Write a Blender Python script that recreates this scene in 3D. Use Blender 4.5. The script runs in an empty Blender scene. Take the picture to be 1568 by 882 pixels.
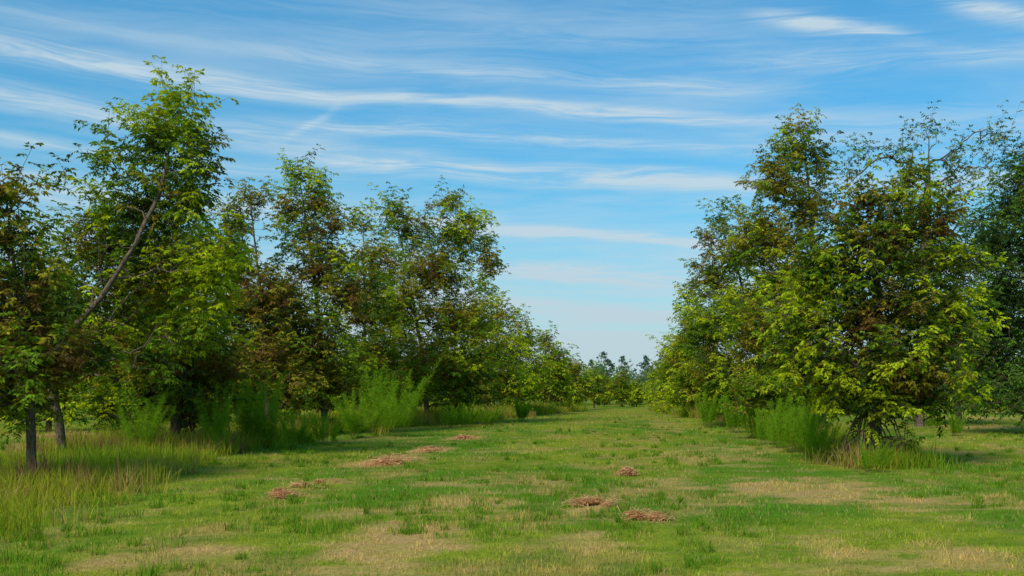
import bpy, math, numpy as np
from mathutils import Vector
rng=np.random.default_rng(7)
F=1524.0; VX=955.0; HY=608.0; CH=1.65
def depth(py): return CH*F/(py-HY)

# ---------------- camera
cam=bpy.data.cameras.new("camera"); co=bpy.data.objects.new("camera",cam)
bpy.context.scene.collection.objects.link(co)
co.location=(0,0,CH); co.rotation_euler=(math.radians(90),0,0)
cam.sensor_width=36; cam.lens=36*F/1568
cam.shift_x=-(VX-784)/1568; cam.shift_y=(HY-441)/1568
cam.clip_end=6000; cam.clip_start=0.1
sc=bpy.context.scene; sc.camera=co
sc.view_settings.view_transform='Standard'; sc.view_settings.look='None'; sc.view_settings.exposure=0

# ---------------- node helpers
class NT:
    def __init__(s,nt): s.nt=nt
    def n(s,t,**k):
        x=s.nt.nodes.new(t)
        for a,b in k.items(): setattr(x,a,b)
        return x
    def put(s,inp,v):
        if isinstance(v,bpy.types.NodeSocket): s.nt.links.new(v,inp)
        else: inp.default_value=v
    def m(s,op,a,b=None,c=None,clamp=False):
        x=s.n('ShaderNodeMath',operation=op); x.use_clamp=clamp
        s.put(x.inputs[0],a)
        if b is not None: s.put(x.inputs[1],b)
        if c is not None: s.put(x.inputs[2],c)
        return x.outputs[0]
    def mr(s,v,a,b,c=0.,d=1.,kind='SMOOTHSTEP'):
        x=s.n('ShaderNodeMapRange',interpolation_type=kind)
        s.put(x.inputs[0],v); x.inputs[1].default_value=a;x.inputs[2].default_value=b;x.inputs[3].default_value=c;x.inputs[4].default_value=d
        return x.outputs[0]
    def mix(s,f,a,b,mode='MIX'):
        x=s.n('ShaderNodeMix',data_type='RGBA',blend_type=mode)
        s.put(x.inputs[0],f); s.put(x.inputs[6],a if not isinstance(a,tuple) else (*a,1)[:4]); s.put(x.inputs[7],b if not isinstance(b,tuple) else (*b,1)[:4])
        return x.outputs[2]
    def xyz(s,x,y,z):
        c=s.n('ShaderNodeCombineXYZ'); s.put(c.inputs[0],x);s.put(c.inputs[1],y);s.put(c.inputs[2],z); return c.outputs[0]
    def noise(s,vec,scale,detail=4,rough=.55,dist=0.):
        x=s.n('ShaderNodeTexNoise'); s.put(x.inputs['Vector'],vec)
        x.inputs['Scale'].default_value=scale;x.inputs['Detail'].default_value=detail;x.inputs['Roughness'].default_value=rough;x.inputs['Distortion'].default_value=dist
        return x.outputs['Fac']
def newmat(name):
    m=bpy.data.materials.new(name); m.use_nodes=True; m.node_tree.nodes.clear()
    return m,NT(m.node_tree)
def out(h,sh):
    o=h.n('ShaderNodeOutputMaterial'); h.nt.links.new(sh,o.inputs[0])

# ---------------- world
SUN_AZ=math.radians(-155); SUN_EL=math.radians(42)
w=bpy.data.worlds.new("World"); sc.world=w; w.use_nodes=True; w.node_tree.nodes.clear()
h=NT(w.node_tree)
tc=h.n('ShaderNodeTexCoord'); sep=h.n('ShaderNodeSeparateXYZ'); h.nt.links.new(tc.outputs['Generated'],sep.inputs[0])
X,Y,Z=sep.outputs
u=h.m('ARCTAN2',X,Y); r=h.m('SQRT',h.m('SUBTRACT',1.0,h.m('MULTIPLY',Z,Z)))
v=h.m('DIVIDE',Z,h.m('MAXIMUM',r,0.05))
sky=h.n('ShaderNodeTexSky',sky_type='NISHITA'); sky.sun_disc=False; sky.sun_elevation=SUN_EL; sky.sun_rotation=SUN_AZ
sky.altitude=0; sky.air_density=1.0; sky.dust_density=0.6; sky.ozone_density=2.0
tintv=h.mix(h.mr(v,0.,.38),(.50,1.08,1.12),(.46,1.38,1.60))
skc=h.mix(1.0,sky.outputs[0],tintv,'MULTIPLY')
wob=h.noise(h.xyz(h.m('MULTIPLY',u,3.0),h.m('MULTIPLY',v,9.0),0.3),1.0,3,.6)
v2=h.m('MULTIPLY_ADD',h.m('SUBTRACT',wob,.5),.040,v)
fib=h.noise(h.xyz(h.m('ADD',h.m('MULTIPLY',u,6.0),h.m('MULTIPLY',v,6)),h.m('MULTIPLY',v2,75.0),2.3),1.0,4,.68,.6)
fib2=h.mr(fib,.30,.68,.25,1.3)
def uv(px,py):
    t=(px-VX)/F; return math.atan(t),(HY-py)/F/math.sqrt(1+t*t)
VM=.44
def bands(xref,slope,lst,base):
    """cloud-band density as a ramp over (slanted) elevation"""
    ur,_=uv(xref,0); t=h.m('MULTIPLY',h.m('MULTIPLY_ADD',h.m('SUBTRACT',u,ur),slope,v2),1/VM)
    cr=h.n('ShaderNodeValToRGB'); cr.color_ramp.interpolation='EASE'; h.nt.links.new(t,cr.inputs[0])
    st=[]
    for (y,wd,am) in lst:
        c=uv(xref,y)[1]/VM; d=wd*1.35/F/VM; st+=[(c-d,base),(c,am),(c+d,base)]
    st=sorted([(p,a) for p,a in st if 0<p<1]); els=cr.color_ramp.elements
    # drop base stops that lie inside a neighbouring band
    els[0].position=0; els[0].color=(base,)*3+(1,); els[1].position=1; els[1].color=(base*.4,)*3+(1,)
    for p,a in st[:29]:
        e=els.new(p); e.color=(a,a,a,1)
    return cr.outputs[0]
L_=bands(200,.02,[(100,20,.85),(180,26,.7),(238,22,.62),(300,32,.80),(45,12,.22),(380,30,.5)],.12)
C_=bands(784,.050,[(118,15,.55),(165,12,.80),(214,12,.68),(268,18,.92),(350,9,.95),(408,16,.85),(462,18,.80),(52,12,.25),(520,20,.5)],.16)
R_=bands(1350,.03,[(92,22,.55),(205,40,.50),(285,20,.5),(400,30,.6)],.10)
wl=h.mr(u,uv(300,0)[0],uv(620,0)[0],1.,0.); wr=h.mr(u,uv(1050,0)[0],uv(1300,0)[0])
mx1=h.n('ShaderNodeMix',data_type='FLOAT'); h.put(mx1.inputs[0],wl); h.put(mx1.inputs[2],C_); h.put(mx1.inputs[3],L_)
mx2=h.n('ShaderNodeMix',data_type='FLOAT'); h.put(mx2.inputs[0],wr); h.put(mx2.inputs[2],mx1.outputs[0]); h.put(mx2.inputs[3],R_)
tot=mx2.outputs[0]
def streak(x0,y0,x1,y1,wpx,amp):
    global tot
    a,b=uv(x0,y0); c,d=uv(x1,y1); s=(d-b)/(c-a); wv=wpx/F
    line=h.m('MULTIPLY_ADD',u,s,b-s*a)
    q=h.m('MULTIPLY',h.m('SUBTRACT',v2,line),1/wv)
    g=h.m('POWER',0.3679,h.m('MULTIPLY',q,q))
    L=c-a
    w1=h.mr(u,a,a+L*.3,0.,amp); w2=h.mr(u,c-L*.35,c,1.,0.)
    tot=h.m('ADD',tot,h.m('MULTIPLY',h.m('MULTIPLY',w1,w2),g))
streak(1120,22,1440,57,13,.7)
streak(1420,-3,1700,32,14,.8)
streak(425,212,530,147,7,.5)
plane=h.xyz(h.m('DIVIDE',X,h.m('ADD',h.m('ABSOLUTE',Z),.08)),h.m('MULTIPLY',h.m('DIVIDE',Y,h.m('ADD',h.m('ABSOLUTE',Z),.08)),2.2),0.)
gen=h.mr(h.noise(plane,.8,4,.6,.4),.42,.8,0.,.40)
tot=h.m('MULTIPLY_ADD',tot,fib2,gen)
haze=h.mr(v,-.02,.22,.85,0.)
tot=h.m('MINIMUM',h.m('ADD',tot,haze),.93,clamp=True)
ccol=h.mix(h.mr(v,0.,.2),(5.2,6.3,6.9),(5.4,6.8,7.7))
col=h.mix(tot,skc,ccol)
bg=h.n('ShaderNodeBackground'); h.nt.links.new(col,bg.inputs[0]); bg.inputs[1].default_value=.10
wo=h.n('ShaderNodeOutputWorld'); h.nt.links.new(bg.outputs[0],wo.inputs[0])

sl=bpy.data.lights.new("sun","SUN"); sl.energy=3.6; sl.angle=math.radians(18); sl.color=(1,.91,.75)
so=bpy.data.objects.new("sun",sl); sc.collection.objects.link(so)
sd=Vector((math.sin(SUN_AZ)*math.cos(SUN_EL),math.cos(SUN_AZ)*math.cos(SUN_EL),math.sin(SUN_EL)))
so.rotation_euler=sd.to_track_quat('Z','Y').to_euler()

# ---------------- numpy noise & terrain
LAT=rng.random((256,256))
def vn(x,y):
    x=np.asarray(x,float);y=np.asarray(y,float)
    xi=np.floor(x).astype(int); yi=np.floor(y).astype(int); fx=x-xi; fy=y-yi
    fx=fx*fx*(3-2*fx); fy=fy*fy*(3-2*fy)
    a=LAT[xi%256,yi%256]; b=LAT[(xi+1)%256,yi%256]; c=LAT[xi%256,(yi+1)%256]; d=LAT[(xi+1)%256,(yi+1)%256]
    return (a*(1-fx)+b*fx)*(1-fy)+(c*(1-fx)+d*fx)*fy
def fbm(x,y): return .5*vn(x,y)+.3*vn(x*2.1+7,y*2.1+3)+.2*vn(x*4.3+1,y*4.3+9)
def sst(v,a,b): t=np.clip((v-a)/(b-a),0,1); return t*t*(3-2*t)
def gh(x,y):
    x=np.asarray(x,float); y=np.asarray(y,float)
    near=np.clip(1-np.hypot(x,y)/160,0,1)
    return (vn(x*.22+30,y*.22+11)-.5)*.12*near+(vn(x*.9,y*.9)-.5)*.035*near

def build(name,V,faces,mats,matidx=None,col=None,smooth=None,link=True):
    me=bpy.data.meshes.new(name)
    nl=sum(f.size for f in faces); nf=sum(len(f) for f in faces)
    me.vertices.add(len(V)); me.vertices.foreach_set('co',np.ascontiguousarray(V,dtype=np.float32).ravel())
    me.loops.add(nl); me.polygons.add(nf)
    me.loops.foreach_set('vertex_index',np.concatenate([f.ravel() for f in faces]).astype(np.int32))
    tots=np.concatenate([np.full(len(f),f.shape[1]) for f in faces]); st=np.concatenate([[0],np.cumsum(tots)[:-1]])
    me.polygons.foreach_set('loop_start',st.astype(np.int32))
    try: me.polygons.foreach_set('loop_total',tots.astype(np.int32))
    except Exception: pass
    for m in mats: me.materials.append(m)
    if matidx is not None: me.polygons.foreach_set('material_index',matidx.astype(np.int32))
    if smooth is not None: me.polygons.foreach_set('use_smooth',smooth)
    me.update(calc_edges=True)
    if col is not None:
        a=me.color_attributes.new('Col','FLOAT_COLOR','POINT')
        c=np.ones((len(V),4),np.float32); c[:,:3]=col; a.data.foreach_set('color',c.ravel())
    if not link: return me
    o=bpy.data.objects.new(name,me); sc.collection.objects.link(o); return o

# ---------------- materials
def foliage_mat(name,trans=.35,tint=(1.4,1.4,.7)):
    m,h=newmat(name)
    at=h.n('ShaderNodeAttribute',attribute_name='Col')
    p=h.n('ShaderNodeBsdfDiffuse'); h.nt.links.new(at.outputs['Color'],p.inputs[0])
    t=h.n('ShaderNodeBsdfTranslucent'); c=h.mix(1.0,at.outputs['Color'],tint,'MULTIPLY'); h.nt.links.new(c,t.inputs[0])
    mx=h.n('ShaderNodeMixShader'); mx.inputs[0].default_value=trans
    h.nt.links.new(p.outputs[0],mx.inputs[1]); h.nt.links.new(t.outputs[0],mx.inputs[2]); out(h,mx.outputs[0]); return m
M_leaf=foliage_mat('pecan_leaves',.40)
M_weed=foliage_mat('weed_leaves',.4)
M_grass=foliage_mat('grass_blades',.35,tint=(1.2,1.2,.8))
M_hay=foliage_mat('dry_straw',.35,tint=(1.1,1.0,.9))
m,h=newmat('bark'); M_bark=m
tcx=h.n('ShaderNodeTexCoord')
mp=h.n('ShaderNodeMapping'); mp.inputs['Scale'].default_value=(9,9,2.2); h.nt.links.new(tcx.outputs['Object'],mp.inputs[0])
n1=h.noise(mp.outputs[0],2.5,4,.7)
c=h.mix(h.mr(n1,.3,.7),(.05,.036,.024),(.20,.15,.105))
p=h.n('ShaderNodeBsdfDiffuse'); h.nt.links.new(c,p.inputs[0])
b=h.n('ShaderNodeBump'); b.inputs['Strength'].default_value=.8; b.inputs['Distance'].default_value=.03; h.nt.links.new(n1,b.inputs['Height']); h.nt.links.new(b.outputs[0],p.inputs['Normal']); out(h,p.outputs[0])

# dry patches (x,y,rx,ry,amt)
PATCH=[(595,710,46,10,1),(655,690,26,6,1),(430,764,30,7,.9),(905,775,44,9,1),(985,797,50,6,.8),(710,672,22,5,1),(960,725,20,5,.8),
(640,830,130,46,.95),(700,785,100,28,.8),(1270,757,180,22,.9),(890,835,45,22,.8),(1420,858,180,24,.9),(1000,738,60,10,.7),
(480,745,40,8,.8),(600,868,120,20,.95),(100,668,45,5,.9),(70,690,70,5,.9),(1420,640,60,3,.9),(1530,655,90,4,.9),(1500,765,120,10,.7),(1080,700,80,10,.6),(340,660,40,4,.8),(780,690,60,6,.5),(1130,690,60,6,.6),(250,850,90,18,.6),(1480,640,90,3,.8),(700,740,60,10,.5),(830,735,40,9,.4),(540,790,50,14,.5),(100,810,80,26,.4),(1020,650,30,6,.4),(1250,830,60,14,.6),(1050,770,60,10,.5),(1120,830,50,14,.4)]
def ground_rgb(x,y):
    x=np.asarray(x,float);y=np.asarray(y,float)
    wn=fbm(x*1.7+13,y*1.7+5); res=np.zeros_like(x)
    for (px,py,rx,ry,am) in PATCH:
        d=depth(py); cx=(px-VX)/F*d; d0=depth(py+ry); d1=depth(max(py-ry,HY+6)); R=rx/F*d; Ry=(d1-d0)/2; cy=(d0+d1)/2
        q=np.sqrt(((x-cx)/R)**2+((y-cy)/Ry)**2)+(wn-.5)*2.8
        res=np.maximum(res,am*(1-sst(q,.45,1.15)))
    A=lambda *c:np.array(c)
    mixc=lambda f,a,b:a+(b-a)*f[...,None]
    n1=fbm(x*.35,y*.11+4); n2=fbm(x*.8+40,y*.5+8); n3=fbm(x*3+9,y*3); n4=fbm(x*.12+3,y*.12+77); n5=fbm(x*1.9+70,y*1.3+20)
    c=mixc(sst(n1,.34,.60),A(.115,.245,.018),A(.275,.325,.026))
    c=mixc(sst(n4,.48,.75)*.5,c,A(.33,.31,.035))
    c=mixc(sst(n2,.55,.72)*.75,c,A(.43,.30,.09))
    c=mixc(sst(n5,.60,.74)*.6,c,A(.46,.32,.12))
    c=mixc(sst(n3,.45,.70)*.6,c,A(.080,.200,.014))
    return mixc(res*.94,c,mixc(sst(n3,.3,.65),A(.60,.36,.16),A(.50,.36,.11)))
m,h=newmat('grass_ground'); M_ground=m
at=h.n('ShaderNodeAttribute',attribute_name='Col'); g=h.n('ShaderNodeNewGeometry')
n4=h.noise(g.outputs['Position'],14.,2,.7)
c=h.mix(h.mr(n4,.35,.7,0.,.45),at.outputs['Color'],(.08,.09,.018))
p=h.n('ShaderNodeBsdfDiffuse'); h.nt.links.new(c,p.inputs[0]); out(h,p.outputs[0])

# ---------------- ground (one sheet, finer near the lane)
gy=np.concatenate([-np.geomspace(3000,5,20),np.linspace(-3,5,6),np.geomspace(5.5,140,520),np.geomspace(146,4000,40)])
tt=np.linspace(-1,1,481); gx=np.sinh(tt*6.2)/np.sinh(6.2)*3500
GX,GY=np.meshgrid(gx,gy,indexing='ij'); V=np.stack([GX,GY,gh(GX,GY)],-1).reshape(-1,3)
nx,ny=len(gx),len(gy); I=np.arange(nx*ny).reshape(nx,ny); Fq=np.stack([I[:-1,:-1],I[1:,:-1],I[1:,1:],I[:-1,1:]],-1).reshape(-1,4)
build('ground',V,[Fq],[M_ground],smooth=np.ones(len(Fq),bool),col=ground_rgb(V[:,0],V[:,1])*.85)

# ---------------- blades
def blades_mesh(name,P,L,W,lean,mat,col):
    n=len(P); a=rng.random(n)*2*np.pi; dirv=np.stack([np.cos(a),np.sin(a),np.zeros(n)],-1)
    a2=rng.random(n)*2*np.pi; ld=np.stack([np.cos(a2),np.sin(a2),np.zeros(n)],-1)
    ln=(lean*rng.random(n))[:,None]; up=np.array([0,0,1.]); L=L[:,None]; W=W[:,None]
    mid=P+up*L*.55*(1-.3*ln)+ld*L*.4*ln; t=P+up*L*(1-.45*ln)+ld*L*ln*1.0
    V=np.stack([P-dirv*W*.5,P+dirv*W*.5,mid-dirv*W*.4,mid+dirv*W*.4,t],1).reshape(-1,3); i=np.arange(n)*5
    Q=np.stack([i,i+1,i+3,i+2],-1); T=np.stack([i+2,i+3,i+4],-1)
    return build(name,V,[Q,T],[mat],col=np.repeat(col,5,0))
def view_samples(n,y0,y1,u0=-.80,u1=.58):
    y=np.exp(rng.uniform(math.log(y0),math.log(y1),n)); x=rng.uniform(u0,u1,n)*y; return x,y
N=470000
x,y=view_samples(N,7.0,120)
tuft=fbm(x*.8,y*.8); fine=vn(x*4,y*4)
keep=rng.random(N)<np.clip((fine-.12)*1.8,.15,1); x=x[keep];y=y[keep];tuft=tuft[keep];fine=fine[keep]
L=(.028+.06*np.clip(tuft-.25,0,1)*1.7*(.3+fine))*(.6+.8*rng.random(len(x)))*(1+y/90)
W=.0065*(y/10)**.75*(.7+.6*rng.random(len(x)))
br=(.8+.6*rng.random(len(x)))*(.80+.45*fine); colr=ground_rgb(x,y)*br[:,None]; dry=rng.random(len(x))<.11
colr[dry]=np.array([.44,.32,.12])*br[dry,None]
blades_mesh('grass',np.stack([x,y,gh(x,y)-.004],-1),L,W,1.0,M_grass,colr)
def tufts(name,C,per,rad,Lm,colf,mat,wid=.009,lean=.8):
    P=np.repeat(C,per,0); n=len(P); rr=np.repeat(rad,per); a=rng.random(n)*2*np.pi; q=np.sqrt(rng.random(n))*rr
    x=P[:,0]+np.cos(a)*q; y=P[:,1]+np.sin(a)*q
    L=np.repeat(Lm,per)*(.5+.7*rng.random(n)); W=wid*(np.maximum(y,8)/12)**.7*(.7+.6*rng.random(n))
    return blades_mesh(name,np.stack([x,y,gh(x,y)-.01],-1),L,W,lean,mat,colf(n,P))
x,y=view_samples(2300,7.5,80)
k=fbm(x*.3+5,y*.3)>.46; x=x[k];y=y[k]
def cf(n,P):
    b=.7+.6*rng.random((n,1)); c=np.array([.14,.27,.016])*b
    d=rng.random(n)<.12; c[d]=np.array([.36,.28,.07])*b[d]; return c
tufts('grass_tuft',np.stack([x,y],-1),50,rng.uniform(.05,.25,len(x)),rng.uniform(.07,.20,len(x)),cf,M_weed)
def strip(poly,hw,n):
    poly=np.array(poly,float); s=np.diff(poly,axis=0); ls=np.hypot(s[:,0],s[:,1])
    wgt=ls/(.5*(poly[:-1,1]+poly[1:,1]))**.8; wgt/=wgt.sum()
    k=rng.choice(len(s),n,p=wgt); t=rng.random(n); c=poly[k]+s[k]*t[:,None]
    c[:,0]+=rng.normal(0,.55,n)*hw; return c
LP=[(-9.8,8),(-10.8,14),(-11.6,18.4),(-14.2,30),(-15.6,45),(-13.7,62),(-10.8,88),(-8.8,105),(-7.5,125)]
RP=[(6.3,22.5),(6.5,27),(7.4,38),(7.9,57),(6.4,79),(5.2,97),(4.6,125)]
C=np.concatenate([strip(LP,2.4,3100),strip(RP,.9,1400)])
nn=fbm(C[:,0]*.5,C[:,1]*.5); Lm=(.22+.95*np.clip(nn-.25,0,1)+.18*rng.random(len(C)))*(1+.6*np.clip((C[:,1]-25)/40,0,1))
def cf2(n,P):
    q=vn(P[:,0]*.6+50,P[:,1]*.6); r=rng.random(n)*.5+q; b=.65+.7*rng.random((n,1))
    c=np.where((r<.60)[:,None],np.array([.17,.28,.016]),np.array([.33,.33,.03])); c=np.where((r>1.04)[:,None],np.array([.40,.27,.10]),c); return c*b
tufts('tall_grass',C,60,rng.uniform(.15,.6,len(C)),Lm,cf2,M_weed,.010,.8)
Cb=np.concatenate([np.stack([rng.normal((bx-VX)/F*depth(by),s_,n_),rng.normal(depth(by),s_,n_)],-1) for bx,by,s_,n_ in [(60,748,.5,34),(250,700,.9,60),(1335,714,.45,30),(180,705,.7,30)]])
tufts('dry_weed',Cb,26,rng.uniform(.08,.25,len(Cb)),rng.uniform(.4,.95,len(Cb)),lambda n,P:np.array([.22,.12,.055])*(.5+.9*rng.random((n,1))),M_hay,.008,.8)

# mown hay clippings: low, broken mats of straw
P=[]
for i,(px,py,rx,ry,am) in enumerate(PATCH[:7]+PATCH[13:14]+PATCH[15:17]):
    d=depth(py); cx=(px-VX)/F*d; R=rx/F*d*.75; Ry=(depth(max(py-ry,HY+6))-depth(py+ry))/2*.55
    nn=2400; a=rng.random(nn)*6.283; q=np.abs(rng.normal(0,.55,nn)); xx=cx+np.cos(a)*q*R; yy=d+np.sin(a)*q*Ry
    f_=fbm(xx*2.2+py,yy*2.2); k=f_>.48; xx=xx[k];yy=yy[k];q=q[k];f_=f_[k]
    P.append(np.stack([xx,yy,gh(xx,yy)+rng.random(len(xx))*(.03+.55*(f_-.48))+.025],-1))
P=np.concatenate(P); n=len(P); a=rng.random(n)*6.283; el=rng.normal(0,.2,n)
D=np.stack([np.cos(a)*np.cos(el),np.sin(a)*np.cos(el),np.sin(el)],-1); S=np.cross(D,np.array([0,0,1.])+rng.normal(0,.3,(n,3))); S/=np.linalg.norm(S,axis=1)[:,None]
L=rng.uniform(.07,.18,n)[:,None]; W=(.007*(P[:,1]/15)**.8)[:,None]
V=np.stack([P-D*L/2-S*W,P-D*L/2+S*W,P+D*L/2+S*W*.5,P+D*L/2-S*W*.5],1).reshape(-1,3)
cc=np.array([.74,.44,.21])*(.65+.5*rng.random((n,1)))
build('hay_clippings',V,[np.arange(4*n).reshape(n,4)],[M_hay],col=np.repeat(cc,4,0))

# ---------------- trees
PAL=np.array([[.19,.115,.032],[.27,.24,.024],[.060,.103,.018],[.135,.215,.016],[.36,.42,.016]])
def leafcloud(Pb,D,L,col,lsz,npair):
    n=len(Pb); up=np.array([0,0,1.]); S=np.cross(D,up); S/=(np.linalg.norm(S,axis=1)[:,None]+1e-6)
    Vs=[];Cs=[]
    droop=rng.uniform(.15,.6,n)[:,None]; L=L[:,None]
    for k in range(npair*2+1):
        term=k==npair*2; t=1. if term else .22+.72*(k//2)/max(npair-1,1)
        side=0 if term else (1 if k%2 else -1)
        p=Pb+D*L*t-up*L*droop*t*t; tan=D-up*2*droop*t; tan/=np.linalg.norm(tan,axis=1)[:,None]
        dl=side*S*.85+tan*(.6 if side else 1)-up*.3+rng.normal(0,.3,(n,3)); dl/=np.linalg.norm(dl,axis=1)[:,None]
        wv=np.cross(dl,up+rng.normal(0,.6,(n,3))); wv/=(np.linalg.norm(wv,axis=1)[:,None]+1e-6)
        l=(lsz*rng.uniform(.65,1.25,n))[:,None]; wd=l*.22; nrm=np.cross(dl,wv)
        q=np.stack([p,p+dl*l*.45+wv*wd+nrm*wd*.3,p+dl*l-up*l*.1,p+dl*l*.45-wv*wd+nrm*wd*.3],1)
        Vs.append(q.reshape(-1,3)); c=col*(.75+.5*rng.random((n,1)))*(1+rng.normal(0,.06,(n,3))); Cs.append(np.repeat(c,4,0))
    return np.concatenate(Vs),np.concatenate(Cs)
def tree_mesh(name,trunk,blobs,wt,rtrunk,dens=5.,lsz=.13,nleaf=8,npair=4,shoot=.5,bright=1.,link=False,openness=0.,rough=.45,tint=(1,1,1),sprouts=0,dmul=1.9,lmul=.86,pw=.48):
    dens=dens*dmul; lsz=lsz*lmul
    tp=np.array(trunk,float); nodes=[];par=[]
    for i in range(len(tp)-1):
        L=np.linalg.norm(tp[i+1]-tp[i]); ns=max(2,int(L/.35))
        for k in range(ns):
            nodes.append(tp[i]+(tp[i+1]-tp[i])*k/ns); par.append(len(nodes)-2)
    nodes.append(tp[-1]); par.append(len(nodes)-2)
    nt=len(nodes); trn=np.array(nodes)
    trn[2:,:2]+=np.cumsum(rng.normal(0,.012,(nt-2,2)),0)
    A=[];O=[]
    for (cx,cy,cz,rx,ry,rz,dm) in blobs:
        area=4*math.pi*((rx*ry)**1.6/3+(rx*rz)**1.6/3+(ry*rz)**1.6/3)**(1/1.6)
        n=max(4,int(area*dens*dm)); d=rng.normal(0,1,(n,3)); d/=np.linalg.norm(d,axis=1)[:,None]
        ph=rng.random(3)*6; lump=1+rough*np.sin(d[:,0]*4+ph[0])*np.sin(d[:,1]*4+ph[1])+rough*.6*np.sin(d[:,2]*6+ph[2]+d[:,0]*3)
        r=(rng.random(n)**.42)*lump
        p=np.array([cx,cy,cz])+d*r[:,None]*np.array([rx,ry,rz]); A.append(p); O.append(np.stack([r,d[:,2]],-1))
    A=np.concatenate(A);O=np.concatenate(O)
    k=A[:,2]>.35; A=A[k];O=O[k]
    hole=.6*vn(A[:,0]*1.1+A[:,2]*.35+60,A[:,2]*1.1+A[:,1]*.8+9)+.4*vn(A[:,0]*2.3+A[:,1]*1.1+20,A[:,2]*2.3+40)
    k=hole>.23+openness*.3; A=A[k];O=O[k]
    dt=np.min(np.linalg.norm(A[:,None]-trn[None],axis=2),axis=1); o=np.argsort(dt); A=A[o];O=O[o]
    mx=nt+len(A)*6; ND=np.zeros((mx,3)); ND[:nt]=trn; PR=np.full(mx,-1); PR[:nt]=par; cnt=nt; zmin=max(.5,tp[-1][2]*.06)
    tipn=[];SD=[]
    for p in A:
        q=ND[:cnt]; dv=p-q; dist=np.sqrt((dv**2).sum(1)); cost=dist+.9*np.maximum(0,q[:,2]-p[2]+.25*dist)+ (q[:,2]<zmin)*3
        j=int(np.argmin(cost)); L=dist[j]; ns=1 if L<.45 else min(5,int(L/.35)+1); last=j; a=ND[j].copy(); sag=.12*L
        for s in range(1,ns+1):
            t=s/ns; pt=a+(p-a)*t+np.array([0,0,sag*math.sin(math.pi*t)])
            if s<ns: pt=pt+rng.normal(0,.03,3)*min(L,1.5)
            ND[cnt]=pt; PR[cnt]=last; last=cnt; cnt+=1
        tipn.append(last); SD.append((p-a)/(L+1e-6))
    ND=ND[:cnt];PR=PR[:cnt]; SD=np.array(SD); tipn=np.array(tipn)
    wgt=np.zeros(cnt); wgt[tipn]+=1
    for i in range(cnt-1,0,-1):
        if PR[i]>=0: wgt[PR[i]]+=wgt[i]
    rad=np.maximum(.006*max(1,lsz/.16),rtrunk*(wgt/wgt[0])**pw)
    sdv=SD*.6+np.array([0,0,.4])+rng.normal(0,.35,SD.shape); sdv/=np.linalg.norm(sdv,axis=1)[:,None]
    n=len(A); sl=shoot*rng.uniform(.5,1.4,n)*(1+.5*(O[:,1]>.3))
    ch=np.where(PR>=0)[0]; a=ND[PR[ch]]; b=ND[ch]; ra=np.minimum(rad[PR[ch]],rad[ch]*1.6+.003); rb=rad[ch]
    fl=PR[ch]==0; ra[fl]=rad[0]*1.25
    a=np.concatenate([a,A]); b=np.concatenate([b,A+sdv*sl[:,None]]); ra=np.concatenate([ra,rad[tipn]]); rb=np.concatenate([rb,np.full(n,.003*max(1,lsz/.16))])
    ex=[]
    for i in range(sprouts):
        an=rng.random()*6.283; R=rng.uniform(.3,1.1); z0=rng.uniform(.5,1.5); prev=np.array([0,0,z0])
        for k in range(1,6):
            t=k/5; p=np.array([math.cos(an)*R*t,math.sin(an)*R*t*.8,z0*(1-t*t)+.25*math.sin(t*3.14)*rng.uniform(.6,1)]); ex.append((prev,p)); prev=p
    if ex:
        a=np.concatenate([a,np.array([e[0] for e in ex])]); b=np.concatenate([b,np.array([e[1] for e in ex])]); ra=np.concatenate([ra,np.full(len(ex),.016)]); rb=np.concatenate([rb,np.full(len(ex),.013)])
    dd=b-a; ln=np.linalg.norm(dd,axis=1)[:,None]+1e-6; dd/=ln
    ref=np.where(np.abs(dd[:,2:3])>.8,np.array([[1.,0,0]]),np.array([[0,0,1.]])); s1=np.cross(dd,ref); s1/=np.linalg.norm(s1,axis=1)[:,None]; s2=np.cross(dd,s1)
    K=6; an=np.arange(K)*2*np.pi/K; ring=np.cos(an)[None,:,None]*s1[:,None]+np.sin(an)[None,:,None]*s2[:,None]
    Vb=np.concatenate([a[:,None]+ring*ra[:,None,None],b[:,None]+ring*rb[:,None,None]],1).reshape(-1,3); E=len(a)
    base=(np.arange(E)*2*K)[:,None]; i0=np.arange(K)[None]; i1=(i0+1)%K
    Fb=np.stack([base+i0,base+i1,base+i1+K,base+i0+K],-1).reshape(-1,4)
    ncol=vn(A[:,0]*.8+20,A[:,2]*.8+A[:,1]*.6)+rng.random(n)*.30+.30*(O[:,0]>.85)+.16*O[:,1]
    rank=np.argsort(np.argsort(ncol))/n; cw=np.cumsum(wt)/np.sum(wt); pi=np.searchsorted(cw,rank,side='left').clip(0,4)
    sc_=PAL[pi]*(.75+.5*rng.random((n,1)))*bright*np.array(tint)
    t=np.tile(np.linspace(.05,1.,nleaf),n)+rng.normal(0,.04,n*nleaf); idx=np.repeat(np.arange(n),nleaf)
    PB=A[idx]+sdv[idx]*(sl[idx]*t)[:,None]
    az=t*14+np.repeat(rng.random(n)*6.28,nleaf)
    rd=np.stack([np.cos(az),np.sin(az),np.zeros(len(az))],-1)
    DL=rd*(1-.35*t)[:,None]+sdv[idx]*(.15+.55*t)[:,None]+rng.normal(0,.15,rd.shape); DL/=np.linalg.norm(DL,axis=1)[:,None]
    LL=lsz*2.1*rng.uniform(.7,1.2,len(az))
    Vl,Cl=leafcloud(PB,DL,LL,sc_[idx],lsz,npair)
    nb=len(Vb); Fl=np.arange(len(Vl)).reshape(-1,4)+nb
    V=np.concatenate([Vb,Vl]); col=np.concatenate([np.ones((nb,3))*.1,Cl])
    mi=np.concatenate([np.zeros(len(Fb)),np.ones(len(Fl))]); sm=np.concatenate([np.ones(len(Fb),bool),np.zeros(len(Fl),bool)])
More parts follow.
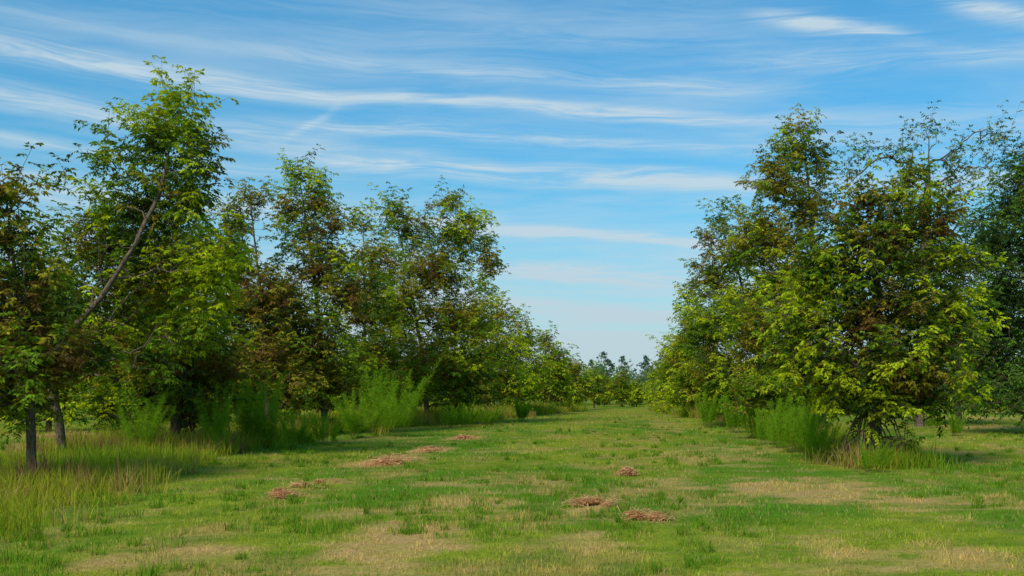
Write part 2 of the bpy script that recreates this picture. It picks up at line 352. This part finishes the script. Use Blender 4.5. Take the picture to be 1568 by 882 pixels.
    return build(name,V,[np.concatenate([Fb,Fl])],[M_bark,M_leaf],matidx=mi,col=col,smooth=sm,link=link)
def px_tree(base,blobs,wt,r,trunk=None,d=None,name='pecan_tree',**kw):
    bx,by=base; d=d or depth(by); s=d/F; X0=(bx-VX)*s
    B=[]
    for b in blobs:
        x,y,rx,ry=b[:4]; dm=b[4] if len(b)>4 else 1.
        yo=b[5] if len(b)>5 else rng.uniform(-.35,.35)*rx*s
        B.append(((x-bx)*s,yo,(HY-y)*s+CH,rx*s*.88,rx*s*.95,ry*s*.88,dm))
    if trunk is None:
        top=max(blobs,key=lambda b:-b[1]); trunk=[(bx,by),(bx+(top[0]-bx)*.12,by-(by-top[1])*.3),(bx+(top[0]-bx)*.5,by-(by-top[1])*.65),(top[0],top[1])]
    T=[((p[0]-bx)*s,p[2] if len(p)>2 else 0.,(HY-p[1])*s+CH) for p in trunk]; T[0]=(0,0,-.15)
    me=tree_mesh(name,T,B,wt,r,**kw)
    o=bpy.data.objects.new(name,me); sc.collection.objects.link(o); o.location=(X0,d,float(gh(X0,d)))
# palette weights: brown, olive, dark, mid, yellowgreen
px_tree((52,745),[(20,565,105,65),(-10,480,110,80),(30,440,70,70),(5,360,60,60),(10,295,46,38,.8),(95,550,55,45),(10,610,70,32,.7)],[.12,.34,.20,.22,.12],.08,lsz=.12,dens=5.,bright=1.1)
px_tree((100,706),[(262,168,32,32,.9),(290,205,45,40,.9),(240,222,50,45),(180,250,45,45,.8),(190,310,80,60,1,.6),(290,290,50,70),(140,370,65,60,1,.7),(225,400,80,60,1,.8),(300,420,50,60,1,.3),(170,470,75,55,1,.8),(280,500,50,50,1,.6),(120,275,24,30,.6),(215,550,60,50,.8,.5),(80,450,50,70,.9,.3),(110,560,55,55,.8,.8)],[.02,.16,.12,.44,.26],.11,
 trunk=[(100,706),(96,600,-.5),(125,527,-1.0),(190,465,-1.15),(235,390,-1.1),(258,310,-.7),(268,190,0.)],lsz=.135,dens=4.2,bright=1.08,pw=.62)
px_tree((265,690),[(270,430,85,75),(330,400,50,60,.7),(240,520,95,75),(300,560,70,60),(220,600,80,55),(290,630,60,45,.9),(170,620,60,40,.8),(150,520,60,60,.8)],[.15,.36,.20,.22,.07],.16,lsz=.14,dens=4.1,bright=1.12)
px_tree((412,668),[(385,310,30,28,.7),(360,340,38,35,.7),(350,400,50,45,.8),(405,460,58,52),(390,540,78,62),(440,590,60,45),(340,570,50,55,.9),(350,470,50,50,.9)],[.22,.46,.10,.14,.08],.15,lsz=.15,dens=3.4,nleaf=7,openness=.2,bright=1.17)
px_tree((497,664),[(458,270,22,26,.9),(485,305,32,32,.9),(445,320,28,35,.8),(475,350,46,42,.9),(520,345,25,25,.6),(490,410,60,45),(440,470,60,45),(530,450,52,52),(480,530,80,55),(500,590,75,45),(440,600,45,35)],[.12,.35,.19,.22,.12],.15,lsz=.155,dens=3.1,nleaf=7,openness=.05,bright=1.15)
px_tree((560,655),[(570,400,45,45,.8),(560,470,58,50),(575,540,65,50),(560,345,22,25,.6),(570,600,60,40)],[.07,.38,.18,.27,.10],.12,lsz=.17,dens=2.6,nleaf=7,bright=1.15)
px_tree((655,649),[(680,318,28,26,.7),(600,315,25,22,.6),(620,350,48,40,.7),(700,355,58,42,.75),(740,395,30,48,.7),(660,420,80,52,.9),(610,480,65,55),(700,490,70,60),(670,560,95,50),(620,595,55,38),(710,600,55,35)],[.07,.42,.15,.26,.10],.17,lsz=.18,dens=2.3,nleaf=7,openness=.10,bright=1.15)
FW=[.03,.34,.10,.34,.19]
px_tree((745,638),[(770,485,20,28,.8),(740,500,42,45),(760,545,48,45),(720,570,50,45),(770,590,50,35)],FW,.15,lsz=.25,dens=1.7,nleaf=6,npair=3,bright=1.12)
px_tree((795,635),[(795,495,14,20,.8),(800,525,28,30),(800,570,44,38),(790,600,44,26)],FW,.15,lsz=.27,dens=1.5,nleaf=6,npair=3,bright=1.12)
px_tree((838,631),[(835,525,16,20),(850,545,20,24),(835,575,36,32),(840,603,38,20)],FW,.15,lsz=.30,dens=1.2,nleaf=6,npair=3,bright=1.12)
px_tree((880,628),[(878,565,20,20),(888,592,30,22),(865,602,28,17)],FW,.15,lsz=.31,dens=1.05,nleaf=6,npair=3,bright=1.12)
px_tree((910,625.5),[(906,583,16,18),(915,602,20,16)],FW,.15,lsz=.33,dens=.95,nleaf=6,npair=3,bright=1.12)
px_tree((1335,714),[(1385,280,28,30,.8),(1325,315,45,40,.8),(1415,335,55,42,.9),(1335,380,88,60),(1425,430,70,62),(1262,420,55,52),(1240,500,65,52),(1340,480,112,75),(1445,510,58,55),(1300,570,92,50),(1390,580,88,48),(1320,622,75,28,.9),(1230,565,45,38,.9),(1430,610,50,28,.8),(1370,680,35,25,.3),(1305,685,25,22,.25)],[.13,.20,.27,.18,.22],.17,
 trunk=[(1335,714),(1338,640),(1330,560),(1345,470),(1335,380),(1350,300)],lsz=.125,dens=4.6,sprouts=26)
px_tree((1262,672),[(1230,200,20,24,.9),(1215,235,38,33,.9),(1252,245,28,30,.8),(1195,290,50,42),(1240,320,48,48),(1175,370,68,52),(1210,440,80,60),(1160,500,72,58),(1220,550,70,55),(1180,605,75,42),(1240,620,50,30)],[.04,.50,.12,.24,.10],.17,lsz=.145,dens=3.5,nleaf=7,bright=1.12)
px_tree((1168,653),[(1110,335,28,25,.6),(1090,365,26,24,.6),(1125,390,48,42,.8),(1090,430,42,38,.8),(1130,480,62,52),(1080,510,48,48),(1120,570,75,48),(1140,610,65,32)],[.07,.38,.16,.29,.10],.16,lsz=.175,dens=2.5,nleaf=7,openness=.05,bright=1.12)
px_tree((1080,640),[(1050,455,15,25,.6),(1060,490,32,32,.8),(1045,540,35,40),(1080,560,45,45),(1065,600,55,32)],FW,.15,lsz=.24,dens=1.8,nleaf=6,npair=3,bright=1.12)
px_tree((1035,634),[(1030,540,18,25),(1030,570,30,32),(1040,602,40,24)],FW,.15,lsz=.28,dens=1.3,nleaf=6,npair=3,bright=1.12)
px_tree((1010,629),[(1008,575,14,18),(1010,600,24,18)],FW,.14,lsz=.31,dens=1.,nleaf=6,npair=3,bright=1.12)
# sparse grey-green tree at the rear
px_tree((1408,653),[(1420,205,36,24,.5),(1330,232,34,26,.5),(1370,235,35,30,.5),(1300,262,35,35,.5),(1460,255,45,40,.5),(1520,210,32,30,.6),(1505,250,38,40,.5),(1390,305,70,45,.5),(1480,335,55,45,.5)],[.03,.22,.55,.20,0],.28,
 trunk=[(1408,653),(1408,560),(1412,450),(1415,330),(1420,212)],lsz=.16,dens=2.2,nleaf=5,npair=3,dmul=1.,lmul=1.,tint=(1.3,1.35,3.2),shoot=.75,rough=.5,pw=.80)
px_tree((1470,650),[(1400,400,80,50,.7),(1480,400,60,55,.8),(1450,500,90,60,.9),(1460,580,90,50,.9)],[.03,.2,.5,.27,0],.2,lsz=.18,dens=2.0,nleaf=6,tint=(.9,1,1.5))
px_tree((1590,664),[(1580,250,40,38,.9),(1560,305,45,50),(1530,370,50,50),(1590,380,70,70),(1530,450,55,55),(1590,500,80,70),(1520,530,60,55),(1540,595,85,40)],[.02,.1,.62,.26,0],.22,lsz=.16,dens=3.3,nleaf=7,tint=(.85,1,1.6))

gen=[]
for i in range(4):
    H=rng.uniform(8,10); B=[(rng.uniform(-.5,.5),rng.uniform(-.5,.5),z,rr,rr,rr*.85,1) for z,rr in [(H*.24,2.3),(H*.45,2.4),(H*.62,1.9),(H*.8,1.2),(H*.93,.6)]]
    B+=[(rng.uniform(-2,2),rng.uniform(-2,2),rng.uniform(1.8,H*.7),1.3,1.3,1.2,1) for _ in range(4)]
    gen.append(tree_mesh('pecan_tree',[(0,0,-.1),(.1,0,H*.4),(0,.1,H*.9)],B,[.04,.30,.20,.34,.12],.16,dens=1.5,lsz=.26,nleaf=6,npair=3,bright=1.12))
def inst(x,y,s=1.):
    o=bpy.data.objects.new('pecan_tree',gen[rng.integers(4)]); sc.collection.objects.link(o)
    o.location=(x,y,float(gh(x,y))); o.rotation_euler=(0,0,rng.random()*6.28); o.scale=(s,s,s*rng.uniform(.85,1.1))
for yy in np.arange(46,200,10): inst(-28+rng.normal(0,.6),yy+rng.normal(0,1),rng.uniform(.7,1.))
for yy in np.arange(70,200,13): inst(-42+rng.normal(0,.6),yy,rng.uniform(.7,1.))
for yy in np.arange(78,200,12): inst(21+rng.normal(0,.6),yy+rng.normal(0,1),rng.uniform(.7,1.))
for yy in np.arange(95,210,13): inst(37+rng.normal(0,.6),yy,rng.uniform(.6,.9))
for yy in np.arange(112,200,12):
    inst(-8-(yy-112)*.02,yy,rng.uniform(.6,.75)); inst(6+rng.normal(0,.4),yy,rng.uniform(.6,.75))
inst(-.3,165,.75); inst(2.2,172,.62); inst(-3.5,175,.68)

def distant():
    V=[];C=[]
    def quads(P,sz,c):
        n=len(P); a=rng.normal(0,1,(n,3)); a/=np.linalg.norm(a,axis=1)[:,None]; b=np.cross(a,rng.normal(0,1,(n,3))); b/=np.linalg.norm(b,axis=1)[:,None]
        s=(sz*rng.uniform(.5,1.3,n))[:,None]; V.append(np.stack([P-a*s,P-b*s*.5,P+a*s,P+b*s*.5],1).reshape(-1,3)); C.append(np.repeat(c*(.6+.8*rng.random((n,1))),4,0))
    def crown(x,y,H,base,n=600):
        d=rng.normal(0,1,(n,3)); d/=np.linalg.norm(d,axis=1)[:,None]; r=rng.random(n)[:,None]**.35*(1+.3*np.sin(d[:,:1]*5+x))
        P=np.array([x,y,H*.5])+d*r*np.array([H*.42,H*.42,H*.5]); P=P[P[:,2]>0]; quads(P,.36,base)
    pal=[np.array([.14,.21,.10]),np.array([.19,.25,.09]),np.array([.12,.18,.14])]  # far-crown greens with distance haze mixed into the colour, paler and bluer
    for i in range(200): crown(rng.uniform(-190,190),rng.uniform(215,250),rng.uniform(6,9.5),pal[i%3],450)
    for i in range(26): crown(rng.uniform(-22,20),rng.uniform(208,225),rng.uniform(6.5,10),pal[i%3])
    for x,H in [(-7.5,10.5),(-4.,12.2),(-3.0,10.),(-.6,11.2),(-13,10.8),(5.5,10.8),(9.,11)]+[(rng.uniform(-180,180),rng.uniform(10,13)) for _ in range(24)]:
        y=rng.uniform(228,245)
        for k in range(8):
            a=rng.random()*6.28; z=H*(.5+.48*k/7); rr=H*.10*(1-.6*k/8)
            P=np.array([x+math.cos(a)*rr*1.3,y+math.sin(a)*rr,z])+rng.normal(0,.5,(55,3))*np.array([rr,rr,.4]); quads(P,.3,np.array([.10,.16,.13]))
        P=np.array([x,y,0])+np.stack([np.zeros(40),np.zeros(40),np.linspace(0,H,40)],-1); quads(P,.18,np.array([.08,.065,.05]))
    V_=np.concatenate(V); build('distant_tree_line',V_,[np.arange(len(V_)).reshape(-1,4)],[M_weed],col=np.concatenate(C))
distant()

def fennel(px,py,toppy,spread=.35,stems=26,col=(.21,.37,.016),d=None):
    d=d or depth(py); s=d/F; H=(py-toppy)*s; x0=(px-VX)*s
    V=[];C=[]
    n=stems; a=rng.random(n)*6.283; sp=np.sqrt(rng.random(n))*spread
    B=np.stack([np.cos(a)*.35*rng.random(n),np.sin(a)*.35*rng.random(n),np.zeros(n)],-1)
    D=np.stack([np.cos(a)*sp+.04,np.sin(a)*sp,np.ones(n)],-1); hh=H*rng.uniform(.4,1.,n); wbase=max(.008,.009*d/25)
    bend=rng.uniform(.1,.6,n)
    def q(P,Dv,L,W,c):
        S=np.cross(Dv,rng.normal(0,1,Dv.shape)); S/=np.linalg.norm(S,axis=1)[:,None]
        V.append(np.stack([P-S*W,P+S*W,P+Dv*L+S*W*.3,P+Dv*L-S*W*.3],1).reshape(-1,3)); C.append(np.repeat(c,4,0))
    H1=np.array([1,1,0])
    pos=lambda i,t:B[i]+D[i]*(hh[i]*t)[:,None]+D[i]*H1*(hh[i]*t*t*bend[i])[:,None]
    al=np.arange(n); segs=6
    for k in range(segs):
        p0=pos(al,np.full(n,k/segs)); p1=pos(al,np.full(n,(k+1)/segs))
        dv=p1-p0; L=np.linalg.norm(dv,axis=1)[:,None]; q(p0,dv/L,L,wbase*.6,np.tile(np.array([.17,.17,.04]),(n,1)))
    per=360; idx=np.repeat(al,per); t=rng.uniform(.22,1.,n*per); P=pos(idx,t)
    a=rng.random(len(t))*6.283; side=np.stack([np.cos(a),np.sin(a),rng.uniform(.1,1.3,len(t))],-1); side/=np.linalg.norm(side,axis=1)[:,None]
    P=P+side*(rng.random(len(t))*.18*H/2*(1.15-t))[:,None]
    L=(H*.042*rng.uniform(.5,1.3,len(t)))[:,None]; c=np.array(col)*(.55+.8*rng.random((len(t),1)))
    q(P,side,L,wbase*.35,c)
    V_=np.concatenate(V); o=build('dog_fennel',V_,[np.arange(len(V_)).reshape(-1,4)],[M_weed],col=np.concatenate(C)); o.location=(x0,d,float(gh(x0,d)))
for a in [(545,672,590,.5),(605,670,550,.45),(575,668,562,.4),(385,684,548,.35),(410,684,565,.4),(215,704,590,.3),(325,694,585,.3),(1210,694,605,.2),(1240,702,618,.3),(1190,686,610,.2),(1222,690,602,.2),(1095,652,572,.2),(1125,662,600,.3),(715,654,614,.5),(745,652,618,.5),(800,645,608,.3),(1340,724,672,.4),(1465,668,628,.3),(1430,655,628,.3),(690,655,618,.4),(1160,672,620,.3),(1085,655,600,.3),(450,678,625,.4),(500,680,628,.4),(1260,706,640,.35),(1175,680,625,.3)]:
    fennel(*a)
